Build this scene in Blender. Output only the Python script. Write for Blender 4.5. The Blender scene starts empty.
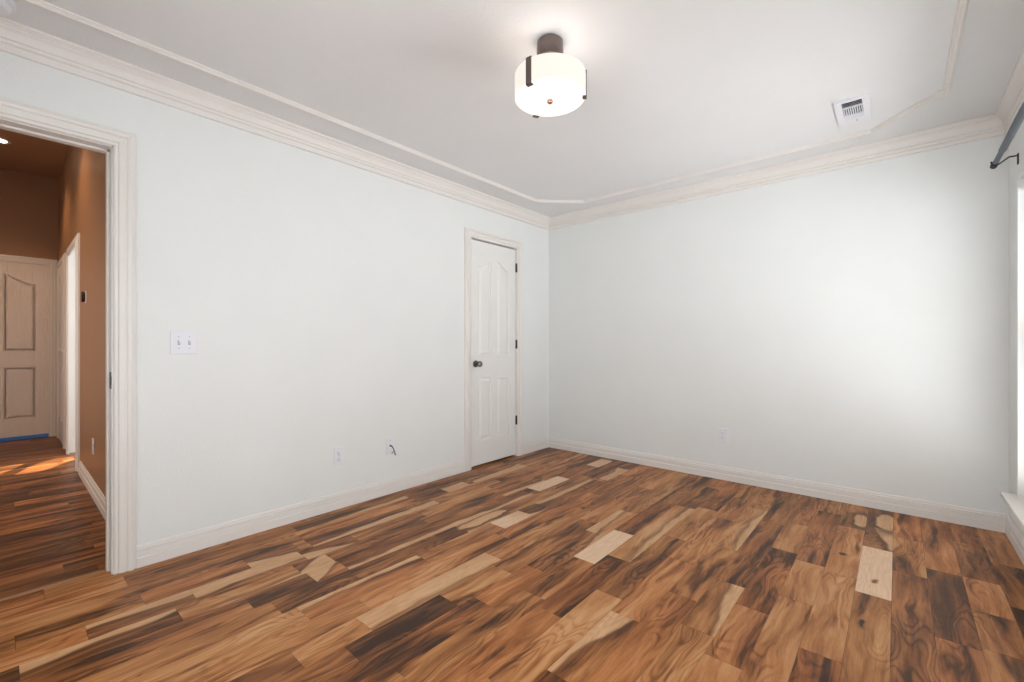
import bpy, bmesh, math, random
from mathutils import Vector

# ------------------------------------------------------------------ camera, world, sun, exposure
scene = bpy.context.scene
COL = scene.collection
W, H, YR = 3.318, 2.44, -4.62           # room width, ceiling height, rear wall
HALL_Y, HALL_L, HALL_X, HALL_H = -3.41, -4.95, -4.8, 3.08

cam_data = bpy.data.cameras.new('camera')
cam_data.sensor_width = 36.0
cam_data.lens = 442.98 / 1024 * 36
cam_data.shift_y = 3.5 / 1024
cam_data.clip_start = 0.02
cam = bpy.data.objects.new('camera', cam_data)
COL.objects.link(cam)
cam.location = (2.8277, -3.846, 1.0972)
cam.rotation_euler = (math.radians(90), 0, math.radians(41.026))
scene.camera = cam

scene.view_settings.view_transform = 'Standard'
scene.view_settings.look = 'None'
scene.view_settings.gamma = 1.0
scene.view_settings.use_curve_mapping = False
scene.view_settings.exposure = 0.06

world = bpy.data.worlds.new('daylight')
scene.world = world
world.use_nodes = True
world.node_tree.nodes['Background'].inputs['Color'].default_value = (0.86, 0.93, 1.0, 1)
world.node_tree.nodes['Background'].inputs['Strength'].default_value = 2.5


def lamp(name, kind, loc, energy, color, aim=None, **kw):
    d = bpy.data.lights.new(name, kind)
    d.energy = energy
    d.color = color
    for k, v in kw.items():
        setattr(d, k, v)
    o = bpy.data.objects.new(name, d)
    COL.objects.link(o)
    o.location = loc
    if aim is not None:
        o.rotation_euler = Vector(aim).to_track_quat('-Z', 'Y').to_euler()
    return o


SUN_DIR = Vector((-0.18, 0.86, -0.50)).normalized()
lamp('sun', 'SUN', (-3, -9, 6), 22.0, (1.0, 0.86, 0.66), SUN_DIR, angle=math.radians(0.5))
DAY = (0.97, 0.985, 1.0)
WINS = [(-1.95, -0.245), (-4.20, -2.45)]          # y ranges: the visible window, then an unseen one added for daylight
WZ0, WZ1 = 0.28, 1.99
for i, (a, b) in enumerate(WINS):
    lamp('window_daylight', 'AREA', (W + 0.42, (a + b) / 2, (WZ0 + WZ1) / 2 - 0.15), (60, 23)[i], DAY, (-1, 0, (0.20, -0.12)[i]),
         shape='RECTANGLE', size=2.2, size_y=2.0, spread=math.radians((134, 165)[i]))  # second lamp shines in through the added, unseen side window
lamp('window_daylight', 'AREA', (2.35, YR - 0.42, 1.25), 58, DAY, (0, 1, -0.38), shape='RECTANGLE', size=2.0, size_y=1.8)  # fill light for the back wall, through the added rear window
lamp('side_room_daylight', 'AREA', (-3.05, -0.75, 1.5), 60, DAY, (0, -1, 0), shape='RECTANGLE', size=0.85, size_y=1.5)
for x, e in ((-2.25, 38), (-3.75, 34)):
    lamp('hall_can_light', 'SPOT', (x, -3.88, HALL_H - 0.03), e, (1.0, 0.62, 0.34), (0, 0, -1),
         spot_size=math.radians(120), spot_blend=0.7, shadow_soft_size=0.05)
lamp('hall_daylight', 'AREA', (-1.9, HALL_L + 0.06, 1.3), 21, (1.0, 0.9, 0.8), (0, 1, 0), shape='RECTANGLE', size=2.0, size_y=1.6)


# ------------------------------------------------------------------ materials
def srgb(r, g, b):
    f = lambda c: c / 12.92 if c <= 0.04045 else ((c + 0.055) / 1.055) ** 2.4
    return (f(r / 255), f(g / 255), f(b / 255), 1)


class NT:
    def __init__(s, name):
        s.m = bpy.data.materials.new(name)
        s.m.use_nodes = True
        s.t = s.m.node_tree
        s.b = s.t.nodes['Principled BSDF']

    def n(s, typ, ins=None, **kw):
        nd = s.t.nodes.new(typ)
        for k, v in kw.items():
            setattr(nd, k, v)
        for k, v in (ins or {}).items():
            s.put(nd.inputs[k], v)
        return nd

    def put(s, sock, v):
        if hasattr(v, 'is_output') or isinstance(v, bpy.types.NodeSocket):
            s.t.links.new(v, sock)
        else:
            sock.default_value = v

    def math(s, op, a, b=0.0, c=0.0, clamp=False):
        nd = s.n('ShaderNodeMath', operation=op, use_clamp=clamp)
        for i, v in enumerate((a, b, c)):
            s.put(nd.inputs[i], v)
        return nd.outputs[0]

    def noise(s, vec, scale=1.0, detail=2.0, rough=0.5, dist=0.0):
        return s.n('ShaderNodeTexNoise', {'Vector': vec, 'Scale': scale, 'Detail': detail, 'Roughness': rough,
                                          'Distortion': dist}).outputs['Fac']

    def mapping(s, vec, scale):
        return s.n('ShaderNodeVectorMath', {0: vec, 1: scale}, operation='MULTIPLY').outputs[0]

    def step(s, x, lo, hi):
        return s.n('ShaderNodeMapRange', {'Value': x, 'From Min': lo, 'From Max': hi}, interpolation_type='SMOOTHSTEP').outputs[0]

    def mix(s, f, a, b):
        nd = s.n('ShaderNodeMix', data_type='RGBA')
        s.put(nd.inputs[0], f)
        s.put(nd.inputs[6], a)
        s.put(nd.inputs[7], b)
        return nd.outputs[2]

    def ramp(s, f, stops):
        nd = s.n('ShaderNodeValToRGB', {'Fac': f})
        e = nd.color_ramp.elements
        while len(e) < len(stops):
            e.new(0.5)
        for el, (p, c) in zip(e, stops):
            el.position = p
            el.color = c
        return nd.outputs[0]

    def bump(s, h, strength, dist):
        s.put(s.b.inputs['Normal'], s.n('ShaderNodeBump', {'Height': h, 'Strength': strength, 'Distance': dist}).outputs[0])


def plain(name, col, rough=0.5, metal=0.0, bump=None):
    t = NT(name)
    obj_c = t.n('ShaderNodeTexCoord').outputs['Object']
    v = t.noise(obj_c, 3.0, 3)
    c2 = tuple(x * 0.95 for x in col[:3]) + (1,)
    t.put(t.b.inputs['Base Color'], t.mix(v, col, c2))
    t.b.inputs['Roughness'].default_value = rough
    t.b.inputs['Metallic'].default_value = metal
    if bump:
        sc, st, di = bump
        t.bump(t.noise(obj_c, sc, 3, 0.55), st, di)
    return t.m


def make_wood():
    t = NT('acacia_planks')
    uv = t.n('ShaderNodeUVMap', uv_map='plank').outputs[0]
    at = t.n('ShaderNodeAttribute', attribute_name='sap')
    sep = t.n('ShaderNodeSeparateColor', {0: at.outputs['Color']})
    L, R, tone = sep.outputs[0], sep.outputs[1], sep.outputs[2]
    seed = t.n('ShaderNodeAttribute', attribute_name='seed').outputs['Fac']
    us = t.n('ShaderNodeSeparateXYZ', {0: uv})
    u, v = us.outputs[0], us.outputs[1]
    P = t.n('ShaderNodeCombineXYZ', {0: t.math('MULTIPLY', u, 0.1248), 1: v, 2: t.math('MULTIPLY', seed, 90.0)}).outputs[0]
    # slow warp so that the figure bends round knots
    warp = t.n('ShaderNodeTexNoise', {'Vector': t.mapping(P, (8, 2.6, 1)), 'Scale': 1.0, 'Detail': 2.0}).outputs['Color']
    wv = t.n('ShaderNodeVectorMath', {0: warp, 1: (0.5, 0.5, 0.5)}, operation='SUBTRACT').outputs[0]
    PW = t.n('ShaderNodeVectorMath', {0: P, 1: t.mapping(wv, (0.085, 0.30, 0))}, operation='ADD').outputs[0]
    n1 = t.noise(t.mapping(PW, (8.0, 1.5, 1)), 1.0, 1.5, 0.45)
    rings = t.math('MULTIPLY_ADD', t.math('SINE', t.math('MULTIPLY', n1, 120.0)), 0.5, 0.5)
    line = t.math('POWER', rings, 3.0)
    amp = t.step(t.noise(t.mapping(P, (5.0, 2.0, 3)), 1.0, 1.0), 0.42, 0.62)
    n2 = t.noise(t.mapping(PW, (15.0, 1.5, 1.3)), 1.0, 3.5, 0.6)
    streak = t.step(n2, 0.50, 0.68)
    n4 = t.noise(t.mapping(PW, (30.0, 2.6, 1.3)), 1.0, 4.0, 0.62)
    fib = t.noise(t.mapping(P, (300.0, 8.0, 1)), 1.0, 3.0)
    pore = t.step(t.noise(t.mapping(P, (420.0, 16.0, 2)), 1.0, 2.0), 0.62, 0.74)
    x = t.math('ADD', tone, t.math('MULTIPLY', t.math('SUBTRACT', n1, 0.5), 0.80))
    x = t.math('SUBTRACT', x, t.math('MULTIPLY', t.math('MULTIPLY', t.math('SUBTRACT', line, 0.3), amp), 0.20))
    x = t.math('ADD', x, t.math('MULTIPLY', t.math('SUBTRACT', n4, 0.5), 1.15))
    x = t.math('ADD', x, t.math('MULTIPLY', t.math('SUBTRACT', fib, 0.5), 0.22))
    x = t.math('SUBTRACT', x, t.math('MULTIPLY', t.math('SUBTRACT', streak, 0.3), 0.42))
    heart = t.ramp(x, WOOD)
    # some boards run redder, some more olive
    hs = t.math('FRACT', t.math('MULTIPLY', seed, 17.3))
    tint = t.ramp(hs, [(0.0, (1.05, 0.95, 0.88, 1)), (0.5, (1.0, 1.0, 1.0, 1)), (1.0, (0.96, 1.0, 0.97, 1))])
    mul = t.n('ShaderNodeMix', data_type='RGBA', blend_type='MULTIPLY')
    t.put(mul.inputs[0], 1.0); t.put(mul.inputs[6], heart); t.put(mul.inputs[7], tint)
    heart = mul.outputs[2]
    # sapwood along one edge, with a wandering border
    wob = t.math('MULTIPLY', t.math('SUBTRACT', t.noise(t.mapping(P, (4.0, 3.2, 1)), 1.0, 2.0), 0.5), 0.75)
    uw = t.math('ADD', u, wob)
    a1 = t.math('SUBTRACT', L, uw)
    a2 = t.math('SUBTRACT', R, t.math('SUBTRACT', 1.0, uw))
    on1 = t.step(L, 0.01, 0.06)
    on2 = t.step(R, 0.01, 0.06)
    s1 = t.math('MULTIPLY', t.step(a1, -0.07, 0.08), on1)
    s2 = t.math('MULTIPLY', t.step(a2, -0.07, 0.08), on2)
    sap = t.math('MAXIMUM', s1, s2)
    # dark rim where heartwood meets sapwood
    r1 = t.math('MULTIPLY', t.math('MULTIPLY', t.step(a1, -0.34, -0.03), on1), 0.55)
    r2 = t.math('MULTIPLY', t.math('MULTIPLY', t.step(a2, -0.34, -0.03), on2), 0.55)
    heart = t.mix(t.math('MAXIMUM', r1, r2), heart, WOOD[1][1])
    sx = t.math('ADD', t.math('MULTIPLY', rings, 0.12), t.math('MULTIPLY', fib, 0.88))
    sapc = t.ramp(sx, SAP)
    sapt = t.ramp(t.math('ADD', t.math('MULTIPLY', sx, 0.6), t.math('MULTIPLY', n4, 0.5)), TAN)
    sapc = t.mix(t.step(t.math('MAXIMUM', L, R), 1.05, 1.25), sapt, sapc)
    col = t.mix(sap, heart, sapc)
    # knots and sapwood islands where the photograph shows them
    wp = t.n('ShaderNodeNewGeometry').outputs['Position']
    wn = t.n('ShaderNodeTexNoise', {'Vector': wp, 'Scale': 9.0, 'Detail': 2.0}).outputs['Color']
    wq = t.n('ShaderNodeVectorMath', {0: wn, 1: (0.5, 0.5, 0.5)}, operation='SUBTRACT').outputs[0]
    wob2 = t.n('ShaderNodeVectorMath', {0: wp, 1: t.mapping(wq, (0.06, 0.13, 0))}, operation='ADD').outputs[0]
    for (kx, ky, rx, ry, kind) in KNOTS:
        dv = t.n('ShaderNodeVectorMath', {0: wob2, 1: (kx, ky, 0)}, operation='SUBTRACT').outputs[0]
        dist = t.n('ShaderNodeVectorMath', {0: t.mapping(dv, (1 / rx, 1 / ry, 0))}, operation='LENGTH').outputs['Value']
        row = math.floor((kx + 0.0615) / 0.1248)
        sx_ = t.n('ShaderNodeSeparateXYZ', {0: wp}).outputs[0]
        xa = -0.0615 + row * 0.1248
        inrow = t.math('MULTIPLY', t.math('GREATER_THAN', sx_, xa), t.math('LESS_THAN', sx_, xa + 0.1248))
        rim = t.math('MULTIPLY', t.step(dist, 1.9, 1.0), inrow)
        core = t.math('MULTIPLY', t.step(dist, 1.05, 0.8), inrow)
        if kind == 'sap':
            col = t.mix(t.math('MULTIPLY', rim, 0.75), col, WOOD[1][1])
            col = t.mix(core, col, sapc)
        else:
            col = t.mix(t.math('MULTIPLY', rim, 0.5), col, WOOD[2][1] if kind == 'red' else WOOD[1][1])
            col = t.mix(core, col, (0.22, 0.07, 0.03, 1) if kind == 'red' else WOOD[0][1])
    col = t.mix(t.math('MULTIPLY', pore, 0.25), col, WOOD[0][1])
    t.put(t.b.inputs['Base Color'], col)
    t.put(t.b.inputs['Roughness'], t.math('MULTIPLY_ADD', fib, 0.12, 0.30))
    # hand scraped ripples across each board
    rip = t.noise(t.mapping(P, (14.0, 34.0, 1)), 1.0, 1.5)
    h = t.math('ADD', t.math('MULTIPLY', rip, 1.0), t.math('MULTIPLY', fib, 0.12))
    t.bump(h, 0.16, 0.004)
    t.b.inputs['Specular IOR Level'].default_value = 0.2
    return t.m


WOOD = [(0.0, (0.042, 0.016, 0.007, 1)), (0.22, (0.100, 0.038, 0.014, 1)), (0.45, (0.255, 0.092, 0.028, 1)),
        (0.70, (0.45, 0.188, 0.063, 1)), (1.0, (0.60, 0.33, 0.155, 1))]
KNOTS = [(2.618, -0.95, 0.012, 0.024, 'dark'), (2.750, -1.190, 0.008, 0.024, 'red'), (2.724, -1.63, 0.012, 0.02, 'dark'),
         (0.866, -1.87, 0.040, 0.22, 'sap'), (2.775, -0.26, 0.055, 0.17, 'sap'), (2.660, -0.34, 0.040, 0.12, 'sap')]
SAP = [(0.2, (0.64, 0.41, 0.25, 1)), (0.8, (0.84, 0.60, 0.41, 1))]

TAN = [(0.25, (0.40, 0.19, 0.075, 1)), (0.75, (0.70, 0.43, 0.235, 1))]

M = {}
M['wall'] = plain('white_wall_paint', (0.80, 0.815, 0.80, 1), 0.55, bump=(95.0, 0.25, 0.004))
M['ceiling'] = plain('white_ceiling_paint', (0.80, 0.80, 0.80, 1), 0.7, bump=(80.0, 0.35, 0.004))
M['trim'] = plain('cream_trim_gloss', (0.80, 0.765, 0.725, 1), 0.32)
M['door'] = plain('white_door_paint', (0.81, 0.80, 0.775, 1), 0.35)
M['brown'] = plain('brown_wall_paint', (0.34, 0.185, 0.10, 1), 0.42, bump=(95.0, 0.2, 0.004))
M['plate'] = plain('white_plastic', (0.80, 0.80, 0.84, 1), 0.3)
M['grey_plastic'] = plain('grey_plastic', (0.42, 0.42, 0.44, 1), 0.35)
M['dark'] = plain('black_slot', (0.012, 0.012, 0.014, 1), 0.6)
M['nickel'] = plain('dark_nickel', (0.20, 0.18, 0.17, 1), 0.28, 1.0)
M['bronze'] = plain('brushed_bronze', (0.20, 0.16, 0.15, 1), 0.22, 1.0)
M['hinge'] = plain('oil_rubbed_hinge', (0.05, 0.045, 0.042, 1), 0.4, 0.8)
M['copper'] = plain('copper_finial', (0.55, 0.28, 0.2, 1), 0.3, 1.0)
M['slate'] = plain('slate_blue_metal', (0.060, 0.072, 0.095, 1), 0.45, 0.2)
M['blind'] = plain('white_blind_slat', (0.86, 0.86, 0.85, 1), 0.45)
M['blue'] = plain('plain_blue', (0.05, 0.27, 0.80, 1), 0.5)  # plain blue colour for the strip at the door foot
M['gap'] = plain('floor_gap', (0.02, 0.011, 0.007, 1), 0.7)
M['strip'] = plain('threshold_wood', (0.36, 0.19, 0.09, 1), 0.3)
M['wood'] = make_wood()


def make_door_grain():
    t = NT('grained_door_paint')
    t.b.inputs['Base Color'].default_value = (0.80, 0.73, 0.68, 1)
    t.b.inputs['Roughness'].default_value = 0.33
    oc = t.n('ShaderNodeTexCoord').outputs['Object']
    n = t.noise(t.mapping(oc, (1, 9, 1.6)), 1.0, 2)
    r = t.math('SINE', t.math('MULTIPLY', n, 95.0))
    t.bump(r, 0.35, 0.004)
    return t.m


M['grain'] = make_door_grain()


def emissive(name, col, strength, base):
    t = NT(name)
    t.b.inputs['Base Color'].default_value = base
    t.b.inputs['Roughness'].default_value = 0.25
    oc = t.n('ShaderNodeTexCoord').outputs['Object']
    v = t.noise(oc, 6.0, 1)
    t.put(t.b.inputs['Emission Color'], t.mix(v, col, tuple(c * 0.97 for c in col[:3]) + (1,)))
    t.b.inputs['Emission Strength'].default_value = strength
    t.b.inputs['Specular IOR Level'].default_value = 0.2
    return t.m


M['shade'] = emissive('frosted_glass_lit', (1.0, 0.87, 0.77, 1), 0.74, (0.30, 0.28, 0.26, 1))
M['diffuser'] = emissive('frosted_diffuser_lit', (1.0, 0.95, 0.88, 1), 0.92, (0.30, 0.29, 0.28, 1))
M['bulb'] = emissive('recessed_bulb', (1.0, 0.8, 0.55, 1), 12.0, (0.9, 0.88, 0.85, 1))


def make_glass():
    t = NT('window_glass')
    tr = t.n('ShaderNodeBsdfTransparent')
    gl = t.n('ShaderNodeBsdfGlossy', {'Roughness': 0.02})
    mx = t.n('ShaderNodeMixShader', {0: 0.06, 1: tr.outputs[0], 2: gl.outputs[0]})
    t.t.links.new(mx.outputs[0], t.t.nodes['Material Output'].inputs['Surface'])
    return t.m


M['glass'] = make_glass()


# ------------------------------------------------------------------ helpers
def obj(name, bm, mats, parent=None, smooth=False, loc=None):
    me = bpy.data.meshes.new(name)
    bmesh.ops.recalc_face_normals(bm, faces=bm.faces)
    if smooth:
        for f in bm.faces:
            f.smooth = True
        for e in bm.edges:
            if len(e.link_faces) == 2 and e.calc_face_angle(0) > math.radians(35):
                e.smooth = False
    if loc is not None:
        bmesh.ops.translate(bm, vec=-Vector(loc), verts=bm.verts)
    bm.to_mesh(me)
    bm.free()
    for m in (mats if isinstance(mats, (list, tuple)) else [mats]):
        me.materials.append(m)
    o = bpy.data.objects.new(name, me)
    COL.objects.link(o)
    if loc is not None:
        o.location = loc
    if parent is not None:
        o.parent = parent
        if loc is None:
            o.location = -Vector(parent_world(parent))
        else:
            o.location = Vector(loc) - Vector(parent_world(parent))
    return o


def parent_world(o):
    p = Vector((0, 0, 0))
    while o is not None:
        p += o.location
        o = o.parent
    return p


def tag(o, label=None, cat=None, group=None, kind=None):
    if label: o['label'] = label
    if cat: o['category'] = cat
    if group: o['group'] = group
    if kind: o['kind'] = kind
    return o


def empty(name, loc, label=None, cat=None, group=None, kind=None):
    o = bpy.data.objects.new(name, None)
    o.empty_display_size = 0.1
    COL.objects.link(o)
    o.location = loc
    return tag(o, label, cat, group, kind)


def box(bm, a, b, mat=0, bevel=0.0):
    x0, y0, z0 = (min(a[i], b[i]) for i in range(3))
    x1, y1, z1 = (max(a[i], b[i]) for i in range(3))
    v = [bm.verts.new(p) for p in ((x0, y0, z0), (x1, y0, z0), (x1, y1, z0), (x0, y1, z0),
                                   (x0, y0, z1), (x1, y0, z1), (x1, y1, z1), (x0, y1, z1))]
    fs = [bm.faces.new([v[i] for i in q]) for q in ((0, 3, 2, 1), (4, 5, 6, 7), (0, 1, 5, 4), (1, 2, 6, 5), (2, 3, 7, 6), (3, 0, 4, 7))]
    for f in fs:
        f.material_index = mat
    if bevel:
        es = {e for f in fs for e in f.edges}
        bmesh.ops.bevel(bm, geom=list(es), offset=bevel, segments=2, profile=0.5, affect='EDGES')
    return fs


def bxm(*boxes, bevel=0.0):
    bm = bmesh.new()
    for a, b in boxes:
        box(bm, a, b, 0, bevel)
    return bm


def cells(us, vs, hole, t0, t1, to3):
    """solid panel on a grid of cells with some cells left open; to3(u, v, t) -> point"""
    bm = bmesh.new()
    vd = {}

    def V(i, j, k):
        if (i, j, k) not in vd:
            vd[i, j, k] = bm.verts.new(to3(us[i], vs[j], (t0, t1)[k]))
        return vd[i, j, k]
    nu, nv = len(us) - 1, len(vs) - 1
    solid = lambda i, j: 0 <= i < nu and 0 <= j < nv and not hole((us[i] + us[i + 1]) / 2, (vs[j] + vs[j + 1]) / 2)
    for i in range(nu):
        for j in range(nv):
            if not solid(i, j):
                continue
            for k in (0, 1):
                bm.faces.new([V(i, j, k), V(i + 1, j, k), V(i + 1, j + 1, k), V(i, j + 1, k)])
            for (di, dj, p, q) in ((-1, 0, (i, j), (i, j + 1)), (1, 0, (i + 1, j), (i + 1, j + 1)),
                                   (0, -1, (i, j), (i + 1, j)), (0, 1, (i, j + 1), (i + 1, j + 1))):
                if not solid(i + di, j + dj):
                    bm.faces.new([V(*p, 0), V(*q, 0), V(*q, 1), V(*p, 1)])
    return bm


def sweep(bm, path, prof, normal, closed=False, side=1):
    """mitred moulding: prof points are (across in the plane of the path, height along normal)"""
    n = Vector(normal).normalized()
    P = [Vector(p) for p in path]
    N = len(P)
    rings = []
    for i in range(N):
        ds = []
        if closed or i > 0: ds.append((P[i] - P[i - 1]).normalized())
        if closed or i < N - 1: ds.append((P[(i + 1) % N] - P[i]).normalized())
        sd = [d.cross(n) * side for d in ds]
        if len(sd) == 2:
            m = (sd[0] + sd[1]).normalized()
            m = m / max(0.2, m.dot(sd[0]))
        else:
            m = sd[0]
        rings.append([bm.verts.new(P[i] + m * a + n * h) for a, h in prof])
    K = len(prof)
    for i in range(N if closed else N - 1):
        A, B = rings[i], rings[(i + 1) % N]
        for k in range(K):
            bm.faces.new([A[k], A[(k + 1) % K], B[(k + 1) % K], B[k]])
    if not closed:
        bm.faces.new(rings[0])
        bm.faces.new(rings[-1][::-1])


def lathe(bm, prof, loc, axis='Z', seg=40, mat=0):
    """prof (radius, height) revolved about axis through loc"""
    loc = Vector(loc)
    rows = []
    for r, h in prof:
        row = []
        for s in range(seg if r > 1e-6 else 1):
            a = 2 * math.pi * s / seg
            c, d = r * math.cos(a), r * math.sin(a)
            p = {'Z': (c, d, h), 'X': (h, c, d), 'Y': (d, h, c)}[axis]
            row.append(bm.verts.new(loc + Vector(p)))
        rows.append(row)
    for A, B in zip(rows, rows[1:]):
        for s in range(seg):
            q = [A[s % len(A)], A[(s + 1) % len(A)], B[(s + 1) % len(B)], B[s % len(B)]]
            u = []
            for x in q:
                if x not in u: u.append(x)
            if len(u) > 2:
                bm.faces.new(u).material_index = mat
    for row in (rows[0], rows[-1]):
        if len(row) > 2 and prof[0] != prof[-1]:
            bm.faces.new(row).material_index = mat


def tube(bm, pts, r, seg=10):
    P = [Vector(p) for p in pts]
    rings = []
    for i, p in enumerate(P):
        d = (P[min(i + 1, len(P) - 1)] - P[max(i - 1, 0)]).normalized()
        up = Vector((0, 0, 1)) if abs(d.z) < 0.9 else Vector((1, 0, 0))
        a = d.cross(up).normalized()
        b = d.cross(a)
        rings.append([bm.verts.new(p + (a * math.cos(2 * math.pi * s / seg) + b * math.sin(2 * math.pi * s / seg)) * r) for s in range(seg)])
    for A, B in zip(rings, rings[1:]):
        for s in range(seg):
            bm.faces.new([A[s], A[(s + 1) % seg], B[(s + 1) % seg], B[s]])
    bm.faces.new(rings[0])
    bm.faces.new(rings[-1])


def struct(name, bm, mats, label=None, cat=None, smooth=False):
    return tag(obj(name, bm, mats, smooth=smooth), label, cat, None, 'structure')


def copy_tree(o, parent=None):
    c = o.copy()
    COL.objects.link(c)
    if parent is not None:
        c.parent = parent
    for ch in list(o.children):
        copy_tree(ch, c)
    return c

# boards read off the photograph: row, y near, y far, tone, sapwood widths (low/high edge, near and far end)
PL = [[10,-2.914,-2.177,0.7,0.85,0,0.85,0],
      [11,-3.033,-2.589,0.18,0,0,0,0],
      [9,-3.741,-2.841,0.55,0,0,0,0],
      [7,-4.098,-3.098,0.55,0,0,0,0],
      [6,-2.892,-2.735,0.4,0.9,0,0,0],
      [5,-2.905,-2.74,0.5,0,0.2,0,1.1],
      [6,-2.749,-1.29,0.35,0,0.3,0,0.3],
      [13,-1.905,-1.467,0.9,1.4,0,1.4,0],
      [11,-2.586,-2.247,0.58,0,0,0,0],
      [16,-2.641,-2.198,0.35,0.05,0,0.8,0],
      [15,-2.798,-2.098,0.58,0,0,0,0],
      [14,-2.374,-1.774,0.3,0,0,0,0],
      [17,-2.701,-1.901,0.48,0,0,0,0],
      [18,-2.095,-1.651,0.42,0,0.22,0,0.5],
      [16,-1.586,-0.874,0.6,0,0,0,0],
      [17,-1.284,-0.536,0.74,0,0.2,0,0.2],
      [22,-1.352,-0.763,0.95,1.4,0,1.4,0],
      [19,-1.805,-1.117,0.33,0,0,0,0],
      [21,-1.952,-1.225,0.62,0,0,0,0],
      [21,-1.225,-0.506,0.6,0,0,0,0],
      [21,-0.506,-0.206,0.45,0,0,0,0.5],
      [22,-0.763,-0.413,0.4,0,0,0,0.7],
      [23,-1.004,-0.504,0.55,0,0,0,0],
      [23,-2.004,-1.004,0.3,0,0,0,0],
      [25,-1.211,-0.861,0.62,0,0,0,0],
      [25,-0.861,-0.361,0.36,0,0,0,0],
      [26,-1.078,-0.578,0.42,0,0,0,0],
      [15,-1.343,-0.759,0.7,0,0,0,0],
      [12,-1.585,-1.151,0.75,0.5,0,0.3,0],
      [6,-0.355,-0.08,0.8,1.2,0,1.2,0],
      [8,-0.647,-0.252,0.5,0,0.5,0,0.9],
      [6,-1.213,-0.809,0.7,1.2,0,1.3,0],
      [8,-1.879,-1.611,0.6,1.3,0,1.1,0],
      [7,-2.056,-1.67,0.4,0.35,0.1,0.45,0.1],
      [8,-1.429,-0.7,0.25,0.35,0,0.3,0],
      [2,-1.379,-0.738,0.6,0,0.4,0,0.9],
      [2,-1.667,-1.436,0.6,0,0.8,0,0.8],
      [3,-2.739,-1.86,0.35,0,0.1,0,0.7],
      [4,-2.819,-2.537,0.4,0,0.6,0,0.1],
      [4,-3.285,-2.823,0.45,0.8,0,0.5,0],
      [3,-3.044,-2.802,0.35,0,0.5,0,0.0],
      [4,-3.636,-3.297,0.4,0.45,0,0.3,0],
      [5,-3.81,-3.375,0.4,0.35,0,0.3,0]]


# ------------------------------------------------------------------ floor: one mesh of boards
def build_floor():
    w, x0 = 0.1248, -0.0615
    rnd = random.Random(11)
    bm = bmesh.new()
    uvl = bm.loops.layers.uv.new('plank')
    sap = bm.loops.layers.float_color.new('sap')
    seed = bm.loops.layers.float_color.new('seed')
    box(bm, (HALL_X - 0.15, YR - 0.45, -0.04), (W + 0.15, 0.15, -0.0016), 1)

    def plank(i, y0, y1, tone, L0, R0, L1, R1):
        a, b = x0 + i * w + 0.0005, x0 + (i + 1) * w - 0.0005
        a, b = max(a, HALL_X - 0.1), min(b, W + 0.1)
        y0, y1 = y0 + 0.0006, y1 - 0.0006
        top = [(a, y0, 0), (b, y0, 0), (b, y1, 0), (a, y1, 0)]
        vs = [bm.verts.new(p) for p in top] + [bm.verts.new((p[0], p[1], -0.0015)) for p in top]
        s = rnd.random()
        fs = [bm.faces.new(vs[:4])] + [bm.faces.new([vs[k], vs[k + 4], vs[(k + 1) % 4 + 4], vs[(k + 1) % 4]]) for k in range(4)]
        for f in fs:
            for lp in f.loops:
                k = vs.index(lp.vert) % 4
                far = k in (2, 3)
                lp[uvl].uv = (1.0 if k in (1, 2) else 0.0, top[k][1])
                lp[sap] = ((L1 if far else L0), (R1 if far else R0), tone, 1)
                lp[seed] = (s, s, s, 1)
    known = {}
    for r in PL:
        known.setdefault(r[0], []).append(r[1:])
    lo, hi = YR - 0.35, 0.06
    for i in range(int((HALL_X - x0) / w) - 1, int((W - x0) / w) + 1):
        ks = sorted(known.get(i, []))
        y = lo
        segs = []
        for k in ks + [[hi]]:
            gap = k[0] - y
            while gap > 0.03:
                ln = rnd.uniform(0.35, 1.15)
                if gap - ln < 0.25: ln = gap
                tone = min(0.85, max(0.1, rnd.gauss(0.45, 0.11)))
                q = rnd.random()
                s4 = [0, 0, 0, 0]
                if q < 0.13 and i < 17:
                    j = rnd.randint(0, 1)
                    s4[j], s4[j + 2] = rnd.uniform(0, 0.3), rnd.uniform(0, 0.3)
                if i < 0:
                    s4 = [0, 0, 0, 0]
                    tone = min(0.5, tone * 0.62)  # hall boards darkened in colour to stand in for the hall's dimmer light
                segs.append((y, y + ln, tone, *s4))
                y += ln
                gap = k[0] - y
            if len(k) > 1:
                segs.append((y, k[1], *k[2:]))
                y = max(y, k[1])
        for s in segs:
            if s[1] - s[0] > 0.01:
                plank(i, *s)
    return bm


o = struct('floor', build_floor(), [M['wood'], M['gap']], 'varied brown acacia plank floor running through room and hall', 'floor')

# ------------------------------------------------------------------ walls and ceilings
T = 0.12
DW = (-4.32, -3.50, 2.045)       # open doorway in the left wall
CW = (-1.15, -0.53, 2.04)        # closet opening


def in_left(u, v):
    return (DW[0] < u < DW[1] and v < DW[2]) or (CW[0] < u < CW[1] and v < CW[2])


bm = cells([YR - 0.45, DW[0], DW[1], CW[0], CW[1], T], [0, CW[2], DW[2], 3.2], in_left, -T, 0, lambda u, v, t: (t, u, v))
for f in bm.faces:
    f.normal_update()
bmesh.ops.recalc_face_normals(bm, faces=bm.faces)
for f in bm.faces:
    if f.normal.x < -0.5 and f.calc_center_median().y < HALL_Y:
        f.material_index = 1
struct('wall_left', bm, [M['wall'], M['brown']], 'white textured wall with open doorway and closet door', 'wall')
bm = cells([0, W + 0.5], [0, H + 0.05], lambda u, v: False, 0, T, lambda u, v, t: (u, t, v))
struct('wall_back', bm, M['wall'], 'plain white textured wall opposite the camera', 'wall')
RT = 0.16


def in_right(u, v):
    return any(a < u < b for a, b in WINS) and WZ0 < v < WZ1


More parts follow.
